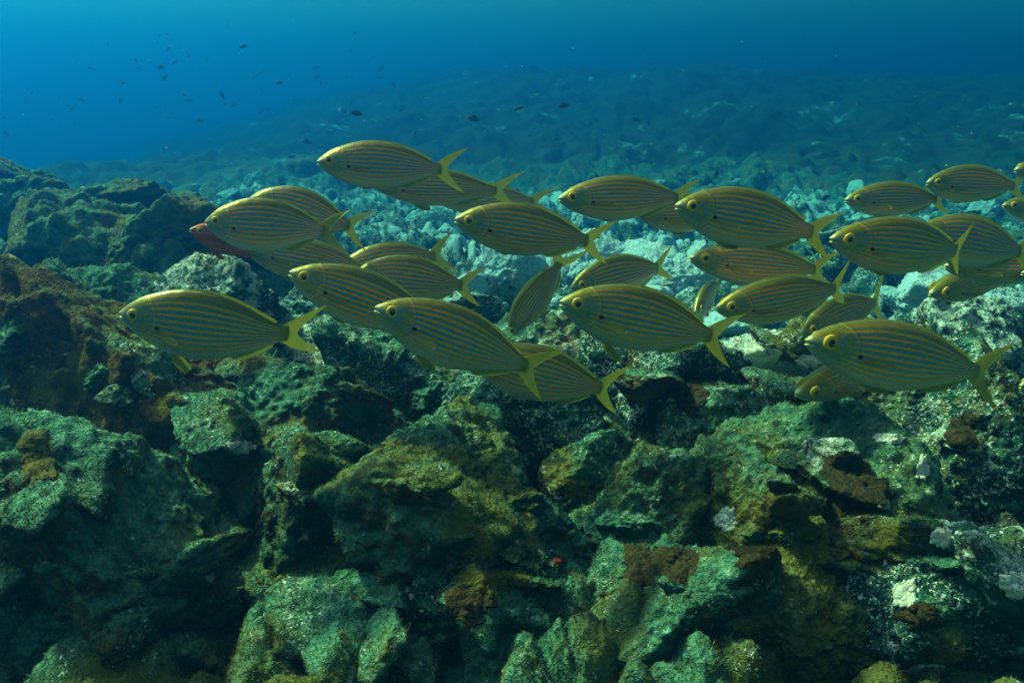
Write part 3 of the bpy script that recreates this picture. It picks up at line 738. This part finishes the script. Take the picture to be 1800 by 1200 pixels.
def stripe_material():
    g = NT('striped_fish_skin')
    uvn = g.node('ShaderNodeUVMap'); uv = uvn.outputs[0]
    sp = g.node('ShaderNodeSeparateXYZ'); g.put(sp.inputs[0], uv)
    u, v = sp.outputs[0], sp.outputs[1]
    seed = g.attr('seed')
    cmb = g.node('ShaderNodeCombineXYZ'); g.put(cmb.inputs[0], u); g.put(cmb.inputs[1], g.math('MULTIPLY', v, .42)); g.put(cmb.inputs[2], seed)
    Q = cmb.outputs[0]
    mp = g.node('ShaderNodeVectorMath', operation='MULTIPLY'); g.put(mp.inputs[0], Q); mp.inputs[1].default_value = (1, 4.5, 1)
    wob = g.math('MULTIPLY', g.math('SUBTRACT', g.noise(mp.outputs[0], 7, 3, .6), .5), .034)
    vv = g.math('ADD', v, wob)
    wv = g.math('SINE', g.math('MULTIPLY', vv, 2*math.pi*11.0))
    wid = g.math('ADD', .28, g.math('MULTIPLY', g.math('SUBTRACT', g.noise(Q, 14, 2), .5), 1.3))
    st = g.step(wv, g.math('SUBTRACT', wid, .30), g.math('ADD', wid, .30))
    # scales
    ms = g.node('ShaderNodeVectorMath', operation='MULTIPLY'); g.put(ms.inputs[0], Q); ms.inputs[1].default_value = (1, 1.15, 0)
    cell = g.vor(ms.outputs[0], 78, .22)
    dark_edge = g.step(cell, .38, .62)
    # lateral coat
    n1 = g.noise(Q, 9, 3)
    silver = g.mix(n1, (.08, .21, .29), (.18, .32, .40))
    silver = g.mix(g.step(v, .40, .10), silver, (.34, .39, .37))
    silver = g.mix(g.step(v, .50, .86, 0, .75), silver, (.19, .22, .06))
    gold = g.mix(g.noise(Q, 20, 2), (.92, .33, .0), (1.0, .44, .0))
    body = g.mix(g.math('MULTIPLY', st, .95), silver, gold)
    # back and belly
    back = g.step(v, .80, .96)
    body = g.mix(g.math('MULTIPLY', back, .9), body, (.13, .135, .004))
    belly = g.step(v, .20, .06)
    body = g.mix(belly, body, (.44, .48, .43))
    body = g.mix(g.math('MULTIPLY', dark_edge, .5), body, (.06, .06, .04))
    # head
    hn = g.noise(Q, 24, 2, .5, 1.0)
    ret = g.step(g.math('ABSOLUTE', g.math('SUBTRACT', hn, .5)), .03, .07)
    cheek = g.mix(ret, (.36, .26, .006), (.10, .22, .22))
    crown = g.mix(g.noise(Q, 30, 3), (.10, .11, .004), (.19, .17, .005))
    head = g.mix(g.step(g.math('ADD', v, g.math('MULTIPLY', g.math('SUBTRACT', hn, .5), .35)), .62, .90), cheek, crown)
    head = g.mix(g.step(v, .26, .10), head, (.30, .36, .34))
    head = g.mix(g.step(u, .04, .0), head, (.30, .36, .20))
    dv = g.math('SUBTRACT', v, .52)
    edge = g.math('SUBTRACT', .225, g.math('MULTIPLY', g.math('MULTIPLY', dv, dv), .32))
    du = g.math('SUBTRACT', u, edge)
    hm = g.step(g.math('ADD', du, g.math('MULTIPLY', g.math('SUBTRACT', hn, .5), .12)), .02, -.05)
    c = g.mix(hm, body, head)
    # gill edge, golden with a dark seam
    ln = g.step(g.math('ABSOLUTE', du), .011, .003)
    c = g.mix(g.math('MULTIPLY', ln, .35), c, (.50, .34, .015))
    seam = g.step(g.math('ABSOLUTE', g.math('SUBTRACT', du, .012)), .007, .002)
    c = g.mix(g.math('MULTIPLY', seam, .3), c, (.035, .035, .03))
    # dark spot at the pectoral base
    a1 = g.math('MULTIPLY', g.math('SUBTRACT', u, .245), 1.0); a2 = g.math('MULTIPLY', g.math('SUBTRACT', v, .415), .40)
    sd = g.math('SQRT', g.math('ADD', g.math('MULTIPLY', a1, a1), g.math('MULTIPLY', a2, a2)))
    c = g.mix(g.step(sd, .019, .011), c, (.004, .004, .005))
    # mouth line and nostril
    mu = g.math('MULTIPLY', g.step(g.math('ABSOLUTE', g.math('SUBTRACT', v, g.math('SUBTRACT', .44, g.math('MULTIPLY', u, 1.1)))), .035, .012), g.step(u, .055, .04))
    c = g.mix(g.math('MULTIPLY', mu, .8), c, (.05, .05, .03))
    # tail stalk
    c = g.mix(g.step(u, .93, 1.0), c, (.26, .22, .02))
    g.put(g.b.inputs['Base Color'], c)
    g.b.inputs['Metallic'].default_value = .42
    g.b.inputs['Specular IOR Level'].default_value = .38
    g.put(g.b.inputs['Roughness'], g.math('ADD', .24, g.math('MULTIPLY', n1, .20)))
    h = g.math('ADD', g.math('MULTIPLY', cell, -1.0), g.math('MULTIPLY', hm, 1.0))
    g.put(g.b.inputs['Normal'], g.bump(h, .28, .0018))
    return g.m

def fin_material(name, c0, c1, edge, trans=.4, clear=.2, rays=.38):
    g = NT(name)
    uvn = g.node('ShaderNodeUVMap'); sp = g.node('ShaderNodeSeparateXYZ'); g.put(sp.inputs[0], uvn.outputs[0])
    a, b = sp.outputs[0], sp.outputs[1]
    ray = g.math('SINE', g.math('MULTIPLY', a, 190.0))
    c = g.mix(g.step(b, .1, .8), c0, c1)
    aa = g.math('ABSOLUTE', g.math('SUBTRACT', g.math('MULTIPLY', a, 2), 1))
    rim = g.math('MAXIMUM', g.step(aa, .72, .97), g.step(b, .86, 1.0))
    c = g.mix(g.math('MULTIPLY', rim, .8), c, edge)
    c = g.mix(g.step(ray, -.2,   .9, .0, rays), c, (.05, .05, .01))
    g.put(g.b.inputs['Base Color'], c)
    g.b.inputs['Roughness'].default_value = .5
    g.b.inputs['Specular IOR Level'].default_value = .3
    g.put(g.b.inputs['Normal'], g.bump(ray, .35, .001))
    tr = g.node('ShaderNodeBsdfTranslucent'); g.put(tr.inputs[0], c)
    mx = g.node('ShaderNodeMixShader'); mx.inputs[0].default_value = trans
    g.put(mx.inputs[1], g.b.outputs[0]); g.put(mx.inputs[2], tr.outputs[0])
    tp = g.node('ShaderNodeBsdfTransparent')                     # thin membrane between the rays
    m2 = g.node('ShaderNodeMixShader')
    g.put(m2.inputs[0], g.math('MULTIPLY', g.math('SUBTRACT', 1.0, g.math('MULTIPLY', rim, .7)), g.step(ray, .2, .9, clear, clear*.4)))
    g.put(m2.inputs[1], mx.outputs[0]); g.put(m2.inputs[2], tp.outputs[0]); g.put(g.out.inputs[0], m2.outputs[0])
    return g.m

def plain(name, c, rough=.4, spec=.5, noise=None):
    g = NT(name)
    if noise:
        geo = g.node('ShaderNodeTexCoord')
        c = g.mix(g.noise(geo.outputs['Object'], noise[0], 4), c, noise[1])
    g.put(g.b.inputs['Base Color'], c)
    g.b.inputs['Roughness'].default_value = rough; g.b.inputs['Specular IOR Level'].default_value = spec
    return g.m

M_SKIN = stripe_material()
M_TAIL = fin_material('yellow_fin', (.42, .42, .01), (.34, .38, .08), (.58, .54, .01), .45, .22)
M_PALEFIN = fin_material('pale_fin', (.62, .50, .04), (.60, .54, .16), (.60, .52, .06), .6, .84, .1)
M_IRIS = plain('golden_iris', (.70, .46, .012), .22, .6, (300, (.50, .26, .006)))
M_PUPIL = plain('black_pupil', (.002, .002, .002), .08, .8)
M_LIP = plain('pale_lip', (.40, .42, .20), .45, .3, (200, (.26, .27, .08)))

def ellipsoid(center, radii, axis_y, n=14):
    """Low dome used for eyes and lips."""
    D, F = ICO[4]
    return np.array(center)+D*np.array(radii), F

def bend_pts(V, SL, depth, bend, tail, zb=0.0):
    """Swimming curve along the spine, then scale to metres. x runs nose to tail."""
    V = np.array(V, float); x = V[:, 0]
    k = np.clip((x-.25), 0, None)
    V[:, 1] = V[:, 1] + bend*k**2 + tail*np.clip(x-.8, 0, None)**2*1.6
    V[:, 2] = V[:, 2]*depth + zb*k**2
    V[:, 0] = V[:, 0]-.5
    return V*SL

FISH_N = 0
def make_fish(nose, tailb, depth_px, bend, tail, label, group='school of striped fish', roll=0.0,
              pect=.16, pelv=.05, dorsal=.014, upv=None, spread=.19, length=.235, zb=0.0, name='striped_fish', cat='fish', mats=None):
    global FISH_N
    FISH_N += 1
    rv = np.random.default_rng(1000+FISH_N)
    bend += rv.normal()*.07; tail += rv.normal()*.15; pect = float(np.clip(pect+rv.normal()*.25, .05, 1)); pelv = max(pelv, float(rv.uniform(-.9, .45))); spread *= rv.uniform(.85, 1.12); roll += rv.normal()*5
    dorsal *= rv.uniform(.6, 1.5); length *= rv.uniform(.92, 1.08)
    Mskin, Mtail, Mpale = mats or (M_SKIN, M_TAIL, M_PALEFIN)
    A, T = at(*nose), at(*tailb)
    d = T-A; SL = float(np.linalg.norm(d)); xax = d/SL
    dm = .5*(nose[2]+tailb[2])
    dep = depth_px*dm/FPX/SL/.407
    up = np.array(upv or (0, 0, 1.0), float); up = up-xax*np.dot(up, xax); up /= np.linalg.norm(up)
    # lean so that the flank shows as in the picture
    side = np.cross(up, xax)
    cr, sr = math.cos(R(roll)), math.sin(R(roll))
    up, side = up*cr+side*sr, side*cr-up*sr
    M = Matrix((xax, side, up)).transposed().to_4x4()
    M.translation = Vector((A+T)/2)
    root = bpy.data.objects.new(name, None); COL.objects.link(root)
    root.empty_display_size = .03
    root.matrix_world = M
    tag(root, label, cat, group)
    wdt = 1.0
    f = lambda V: bend_pts(V, SL, dep, bend, tail, zb)
    V, F, uv = fish_body(SL, dep, wdt, bend)
    b = obj('body', mesh_np('body', f(V), F, Mskin, uv=uv), root)
    b['seed'] = FISH_N*3.7
    nrm = np.array((0, 1.0, 0))
    def fin(nm, C, nv, th, mat, par=root):
        V, F, uv = fin_sheet(C, nv, th)
        return obj(nm, mesh_np(nm, f(V), F, mat, uv=uv), par)
    fin('caudal_fin', fin_caudal(spread/dep**.5, length), nrm, .0065, Mtail)
    fin('dorsal_fin', fin_back(dorsal), nrm, .005, Mtail)
    fin('anal_fin', fin_anal(), nrm, .004, Mtail)
    for s in (1, -1):
        C, nv = fin_paddle((.247, s*.074, -.040), (.8, s*(.10+.55*pect), -.35*pect-.05), (.25, 0, 1), .17, .062)
        fin('pectoral_fin', C, nv, .0010, Mpale)
        C, nv = fin_paddle((.335, s*.020, -.176), (.9, s*.16*pelv, .06-1.3*pelv), (1.0, 0, .9), .15, .062)
        fin('pelvic_fin', C, nv, .003, Mtail)
        # eye
        ey = np.array((.092, s*.0500, .020))
        V, F = ellipsoid(ey, (.0375, .0145, .0375/max(dep, .6)), s)
        e = obj('eye', mesh_np('eye', f(V), F, M_IRIS), root)
        V, F = ellipsoid(ey+np.array((-.001, s*.0076, -.001)), (.0200, .0110, .0205/max(dep, .6)), s)
        obj('pupil', mesh_np('pupil', f(V), F, M_PUPIL), e)
    V1, F1 = ellipsoid((.010, 0, .006), (.015, .017, .011), 1)
    V2, F2 = ellipsoid((.014, 0, -.021), (.015, .016, .009), 1)
    obj('lips', mesh_np('lips', f(np.vstack((V1, V2))), [np.vstack((F1, F2+len(V1)))], M_LIP), root)
    return root

#  nose (px,py,depth)   tail base (px,py,depth)  body depth px, bend, tail sweep, label, options
FISH = [
 ((211, 551, 1.16), (500, 598, 1.20), 127, .10, .9, 'nearest left striped fish with its yellow belly fins spread below', dict(pelv=.85, pect=.9, dorsal=.012)),
 ((361, 391, 1.40), (570, 404, 1.44), 97, .06, -.5, 'striped fish whose snout covers the red fish', dict()),
 ((440, 349, 1.62), (613, 396, 1.66), 82, .05, .3, 'striped fish half hidden above the one beside the red fish', dict()),
 ((432, 438, 1.72), (640, 476, 1.75), 78, .0, 0, 'pale bellied striped fish mostly hidden under two others on the left', dict()),
 ((509, 479, 1.36), (765, 572, 1.44), 103, .05, .2, 'striped fish between the nearest left fish and the one with the dark gill spot', dict()),
 ((590, 480, 1.86), (765, 449, 1.90), 74, .0, .2, 'striped fish of which only the back and tail rise over its neighbours on the left', dict()),
 ((625, 480, 1.66), (812, 502, 1.70), 84, .08, .4, 'dim striped fish with an upright tail in the middle left', dict()),
 ((660, 541, 1.18), (924, 643, 1.26), 112, .05, .0, 'large striped fish slanting down to its tail in the middle foreground', dict(dorsal=.012, spread=.16, length=.21)),
 ((826, 628, 1.42), (1062, 687, 1.46), 100, .05, .4, 'striped fish whose front is hidden behind the slanting middle one', dict()),
 ((898, 584, 1.94), (984, 462, 1.78), 58, .10, .2, 'dark striped fish that dives head down in the middle', dict(upv=(-1, .1, .3))),
 ((1004, 506, 1.80), (1156, 470, 1.90), 78, .0, .3, 'dim striped fish tail up behind the big middle right fish', dict()),
 ((985, 531, 1.20), (1252, 591, 1.26), 114, .05, .2, 'large bright striped fish in the centre with one pale belly fin out', dict(pelv=.8, pect=.2)),
 ((558, 285, 1.45), (776, 297, 1.50), 83, .04, .3, 'topmost striped fish with a gleaming silver flank', dict()),
 ((655, 325, 1.78), (872, 335, 1.82), 66, .03, .3, 'striped fish tucked under the gleaming topmost one', dict()),
 ((755, 345, 2.05), (935, 353, 2.10), 56, .0, .3, 'deep shaded striped fish of which little but the tail shows behind the topmost pair', dict()),
 ((800, 386, 1.38), (1034, 424, 1.44), 92, .05, .3, 'striped fish alone in the upper middle over pale rubble', dict()),
 ((982, 350, 1.40), (1198, 348, 1.46), 78, .04, .4, 'striped fish with a glittering gold cheek and open mouth', dict()),
 ((1120, 378, 1.68), (1300, 372, 1.72), 70, .0, 0, 'striped fish almost wholly covered by the pair in the upper right middle', dict()),
 ((1188, 362, 1.22), (1428, 408, 1.28), 104, .05, .1, 'large striped fish following the one with the gold cheek', dict(pect=.7)),
 ((1212, 454, 1.46), (1444, 476, 1.52), 76, .04, .2, 'striped fish right under the large follower of the gold cheeked one', dict(pect=.7)),
 ((1258, 542, 1.40), (1484, 514, 1.46), 86, .04, .2, 'striped fish with a dark shadow band across its flank', dict()),
 ((1222, 548, 2.05), (1262, 500, 2.22), 52, .0, .2, 'small striped fish coming head on between two others over the pale boulder', dict(pelv=.4)),
 ((1460, 420, 1.22), (1704, 448, 1.28), 102, .05, .4, 'large bold striped fish in the upper right', dict(pect=.3)),
 ((1486, 352, 1.92), (1648, 350, 1.98), 62, .03, .3, 'small striped fish with a silvery back above the bold upper right one', dict()),
 ((1629, 322, 1.95), (1776, 326, 2.00), 66, .03, .2, 'small striped fish highest on the right side', dict()),
 ((1784, 299, 1.85), (1960, 305, 1.90), 66, .0, 0, 'striped fish with just its snout in the frame at the upper right edge', dict()),
 ((1762, 362, 2.20), (1905, 378, 2.26), 54, .0, 0, 'shaded striped fish entering at the right edge with its head in view', dict()),
 ((1610, 408, 1.50), (1800, 442, 1.56), 92, .03, .2, 'striped fish behind the tail of the bold upper right one', dict()),
 ((1635, 516, 1.80), (1790, 470, 1.95), 66, .0, .2, 'greyish fish nose down below the tail of the bold upper right one', dict(roll=-12)),
 ((1660, 468, 1.68), (1860, 470, 1.72), 64, .0, .2, 'pale bellied striped fish above the nose down one on the right', dict()),
 ((1796, 480, 1.66), (1960, 500, 1.70), 66, .0, 0, 'striped fish with only its lips showing at the right edge in mid height', dict()),
 ((1417, 599, 1.10), (1724, 655, 1.18), 124, .02, -.1, 'largest right striped fish over the green flecked boulder', dict(pelv=.25, pect=.3)),
 ((1399, 692, 1.38), (1600, 622, 1.52), 84, .0, .2, 'dark olive fish with its head below the largest right one', dict(roll=-10)),
 ((1408, 585, 1.68), (1532, 530, 1.80), 76, .0, .4, 'dark striped fish hidden behind the shadow banded one with its tail upright', dict(spread=.26)),
 ((1793, 678, 1.40), (1985, 690, 1.45), 80, .0, 0, 'striped fish poking its mouth in at the right edge beside the largest one', dict()),
]
for a, b, dpx, bend, tail, lab, kw in FISH:
    make_fish(a, b, dpx, bend, tail, lab, **kw)

# red parrot-like fish behind the snout of the second fish
g = NT('red_fish_skin')
tc = g.node('ShaderNodeUVMap'); sp = g.node('ShaderNodeSeparateXYZ'); g.put(sp.inputs[0], tc.outputs[0])
c = g.mix(g.noise(tc.outputs[0], 9, 3), (.36, .05, .035), (.55, .12, .08))
c = g.mix(g.math('MULTIPLY', g.step(sp.outputs[1], .70, .85), g.step(sp.outputs[0], .25, .45)), c, (.20, .22, .22))
c = g.mix(g.step(g.vor(tc.outputs[0], 46, .3), .3, .6, 0, .4), c, (.16, .02, .02))
g.put(g.b.inputs['Base Color'], c); g.b.inputs['Roughness'].default_value = .45
M_RED = g.m
M_REDFIN = fin_material('red_fin', (.50, .07, .05), (.45, .10, .07), (.42, .05, .04), .4)
make_fish((334, 404, 1.62), (470, 440, 1.75), 54, .05, .2, 'red fish with a grey shoulder peeping out behind a striped fish', None,
          name='red_fish', pelv=.7, pect=.6, dorsal=.05, spread=.13, length=.14, mats=(M_RED, M_REDFIN, M_REDFIN))

# ------------------------------------------------------------------ damselfish far off
g = NT('dark_damselfish'); tc = g.node('ShaderNodeTexCoord')
g.put(g.b.inputs['Base Color'], g.mix(g.noise(tc.outputs['Object'], 40, 3), (.003, .003, .004), (.014, .014, .016)))
g.b.inputs['Roughness'].default_value = .6
M_DAMSEL = g.m
def damsel_mesh(bend):
    V, F, uv = fish_body(1, 1, 1, 0, nr=26, nphi=16)
    P = [V]; Fs = [np.vstack([F[0]])]; Ts = [F[1]]; off = len(V)
    for C in (fin_caudal(.20, .26), fin_back(.07, .28, .92), fin_anal(.07)):
        v, f, _ = fin_sheet(C[:, ::2] if C.shape[1] > 6 else C, (0, 1, 0), .006)
        P.append(v); Fs.append(f[0]+off); off += len(v)
    V = np.vstack(P)
    V = bend_pts(V, 1.0, 1.12, bend, .5)/1.2
    return mesh_np('damselfish', V, [np.vstack(Fs), np.vstack(Ts)], M_DAMSEL)
DM = [damsel_mesh(b) for b in (-.25, 0, .25)]
# px, py, length px, tilt of the body in the picture (deg, 0 = level), turn (deg from side-on)
DAM = [(215,146,14,-8,20),(143,176,9,25,40),(158,120,11,30,30),(46,178,8,80,40),(7,207,9,35,30),(11,236,10,40,30),(62,211,7,20,40),(92,212,6,0,40),
 (131,219,8,65,30),(212,179,11,-80,30),(190,194,6,-30,40),(126,192,7,0,40),(263,109,9,10,40),(283,119,16,5,10),(306,111,12,-32,20),(289,138,14,-42,20),
 (296,86,12,35,20),(332,98,7,80,50),(324,166,12,18,30),(332,178,11,10,20),(277,188,8,25,40),(282,197,8,85,30),(296,206,9,30,40),(353,213,13,-3,20),
 (289,263,12,88,30),(390,167,16,70,20),(395,183,8,-60,40),(412,185,11,-30,30),(427,82,17,-4,10),(364,105,7,-50,40),(351,119,6,30,50),(447,135,6,-70,40),
 (457,129,9,-25,30),(461,160,8,-60,40),(490,146,16,0,10),(459,198,11,-72,30),(469,192,8,35,40),(238,106,8,40,40),(292,103,7,20,40),(244,120,7,0,40),
 (281,62,8,60,40),(294,60,6,20,40),(190,77,7,-45,40),(56,164,6,50,40),(554,120,12,-8,20),(556,136,11,-12,20),(608,135,8,-40,40),(624,59,6,30,50),
 (616,91,7,-40,40),(669,122,12,-45,20),(669,136,10,10,30),(691,150,9,30,40),(564,147,8,85,40),(517,177,7,-30,40),
 (617,182,12,-45,30),(604,196,12,20,40),(628,200,24,-6,8),(704,194,11,-30,30),(746,170,10,-10,30),(832,209,25,12,12),(848,205,10,-60,30),(539,250,19,14,12),
 (511,276,15,-5,20),(484,297,9,85,40),(584,232,7,60,40),(730,236,12,-75,30),(912,190,20,15,15),(990,186,22,-5,10),(1118,210,17,20,15),(1139,216,12,60,30),
 (1006,234,8,0,30),(991,252,10,0,30),(1259,308,18,-75,20),(1346,301,14,-65,20),(1451,348,19,-28,15),(930,239,7,0,40),(1065,242,7,0,40),(411,317,8,0,30)]
rng = np.random.default_rng(5)
BIG = {(628,200): 'biggest dark damselfish over the slope above the topmost striped fish', (832,209): 'dark damselfish with its tail near a second one right of the topmost striped fish',
       (848,205): 'thin upright damselfish touching the tail of a bigger one', (539,250): 'dark damselfish just above the left of the topmost striped fish',
       (511,276): 'dark damselfish level with the snout of the topmost striped fish', (990,186): 'dark damselfish furthest along the slope in the upper middle',
       (912,190): 'dark damselfish tilted tail down near the middle of the far slope', (1118,210): 'bigger one of two dark damselfish close together over the far slope',
       (1139,216): 'smaller one of two dark damselfish close together over the far slope', (1259,308): 'upright dark damselfish above the large follower fish',
       (1346,301): 'upright dark damselfish over the foot of the slope on the right', (1451,348): 'slanting dark damselfish before the small silvery backed fish',
       (484,297): 'upright dark damselfish low over the rubble left of the topmost striped fish', (490,146): 'round dark damselfish standing out in the blue water',
       (390,167): 'steeply tilted dark damselfish in the blue water', (427,82): 'slim level damselfish highest in the open water', (215,146): 'darkest damselfish of the left part of the blue water',
       (353,213): 'level dark damselfish lowest in the blue water before the slope', (289,263): 'upright sliver of a damselfish above the far reef lumps'}
for i, (px, py, L, tilt, turn) in enumerate(DAM):
    d = float(np.clip(.080*FPX/L, 3.4, 9.0)) if L < 24 else 4.0
    size = L*d/FPX/math.cos(R(turn)*.8)
    o = obj('damselfish', DM[i % 3], loc=at(px, py, d))
    fl = 180 if (i*7) % 10 < 3 else 0
    o.rotation_euler = (0, R(tilt), R(turn*(1 if i % 2 else -1)+fl))
    o.scale = (size,)*3
    if py > 60 and (py > 238 or px > 600): lab = 'tiny dark damselfish hovering over the dim far slope'
    else: lab = 'tiny dark damselfish hovering in the open blue water'
    tag(o, BIG.get((px, py), lab), 'fish', 'damselfish in the open water')

# drifting specks
rng = np.random.default_rng(15)
D4 = np.array([(1, 0, 0), (-1, 0, 0), (0, 1, 0), (0, -1, 0), (0, 0, 1), (0, 0, -1)], float)
F4 = np.array([(0, 2, 4), (2, 1, 4), (1, 3, 4), (3, 0, 4), (2, 0, 5), (1, 2, 5), (3, 1, 5), (0, 3, 5)])
Vs, Fs = [], []
for k in range(80):
    d = rng.uniform(.7, 3.2)
    c = at(rng.uniform(-60, 1860), rng.uniform(-30, 520)*rng.uniform(.4, 1), d)
    Vs.append(c + D4*rng.uniform(.0004, .0010, (6, 1))*(.6+.5*d)); Fs.append(F4+6*k)
o = obj('marine_snow', mesh_np('marine_snow', np.vstack(Vs), np.vstack(Fs), plain('drifting_speck', (.35, .55, .55), .8, .1)))
tag(o, 'fine pale specks drifting in the open water', kind='stuff')

# ------------------------------------------------------------------ the water itself: even blue haze
def build_haze():
    x0, x1, y0, y1, z0, z1 = -48, 48, -48, 48, -4.2, 3.4
    V = np.array([(x, y, z) for x in (x0, x1) for y in (y0, y1) for z in (z0, z1)], float)
    F = np.array([(0, 1, 3, 2), (4, 6, 7, 5), (0, 4, 5, 1), (2, 3, 7, 6), (0, 2, 6, 4), (1, 5, 7, 3)])
    m = bpy.data.materials.new('sea_water_haze'); m.use_nodes = True
    t = m.node_tree
    t.nodes.remove(t.nodes['Principled BSDF'])
    pv = t.nodes.new('ShaderNodeVolumePrincipled')
    pv.inputs['Color'].default_value = (.003, .094, .335, 1)
    pv.inputs['Absorption Color'].default_value = (.035, .57, .93, 1)
    pv.inputs['Density'].default_value = .31
    pv.inputs['Anisotropy'].default_value = .85
    t.links.new(pv.outputs[0], t.nodes['Material Output'].inputs['Volume'])
    o = obj('haze', mesh_np('haze', V, F, m, smooth=False))
    tag(o, 'clear blue sea water fading the distance', kind='stuff')
build_haze()
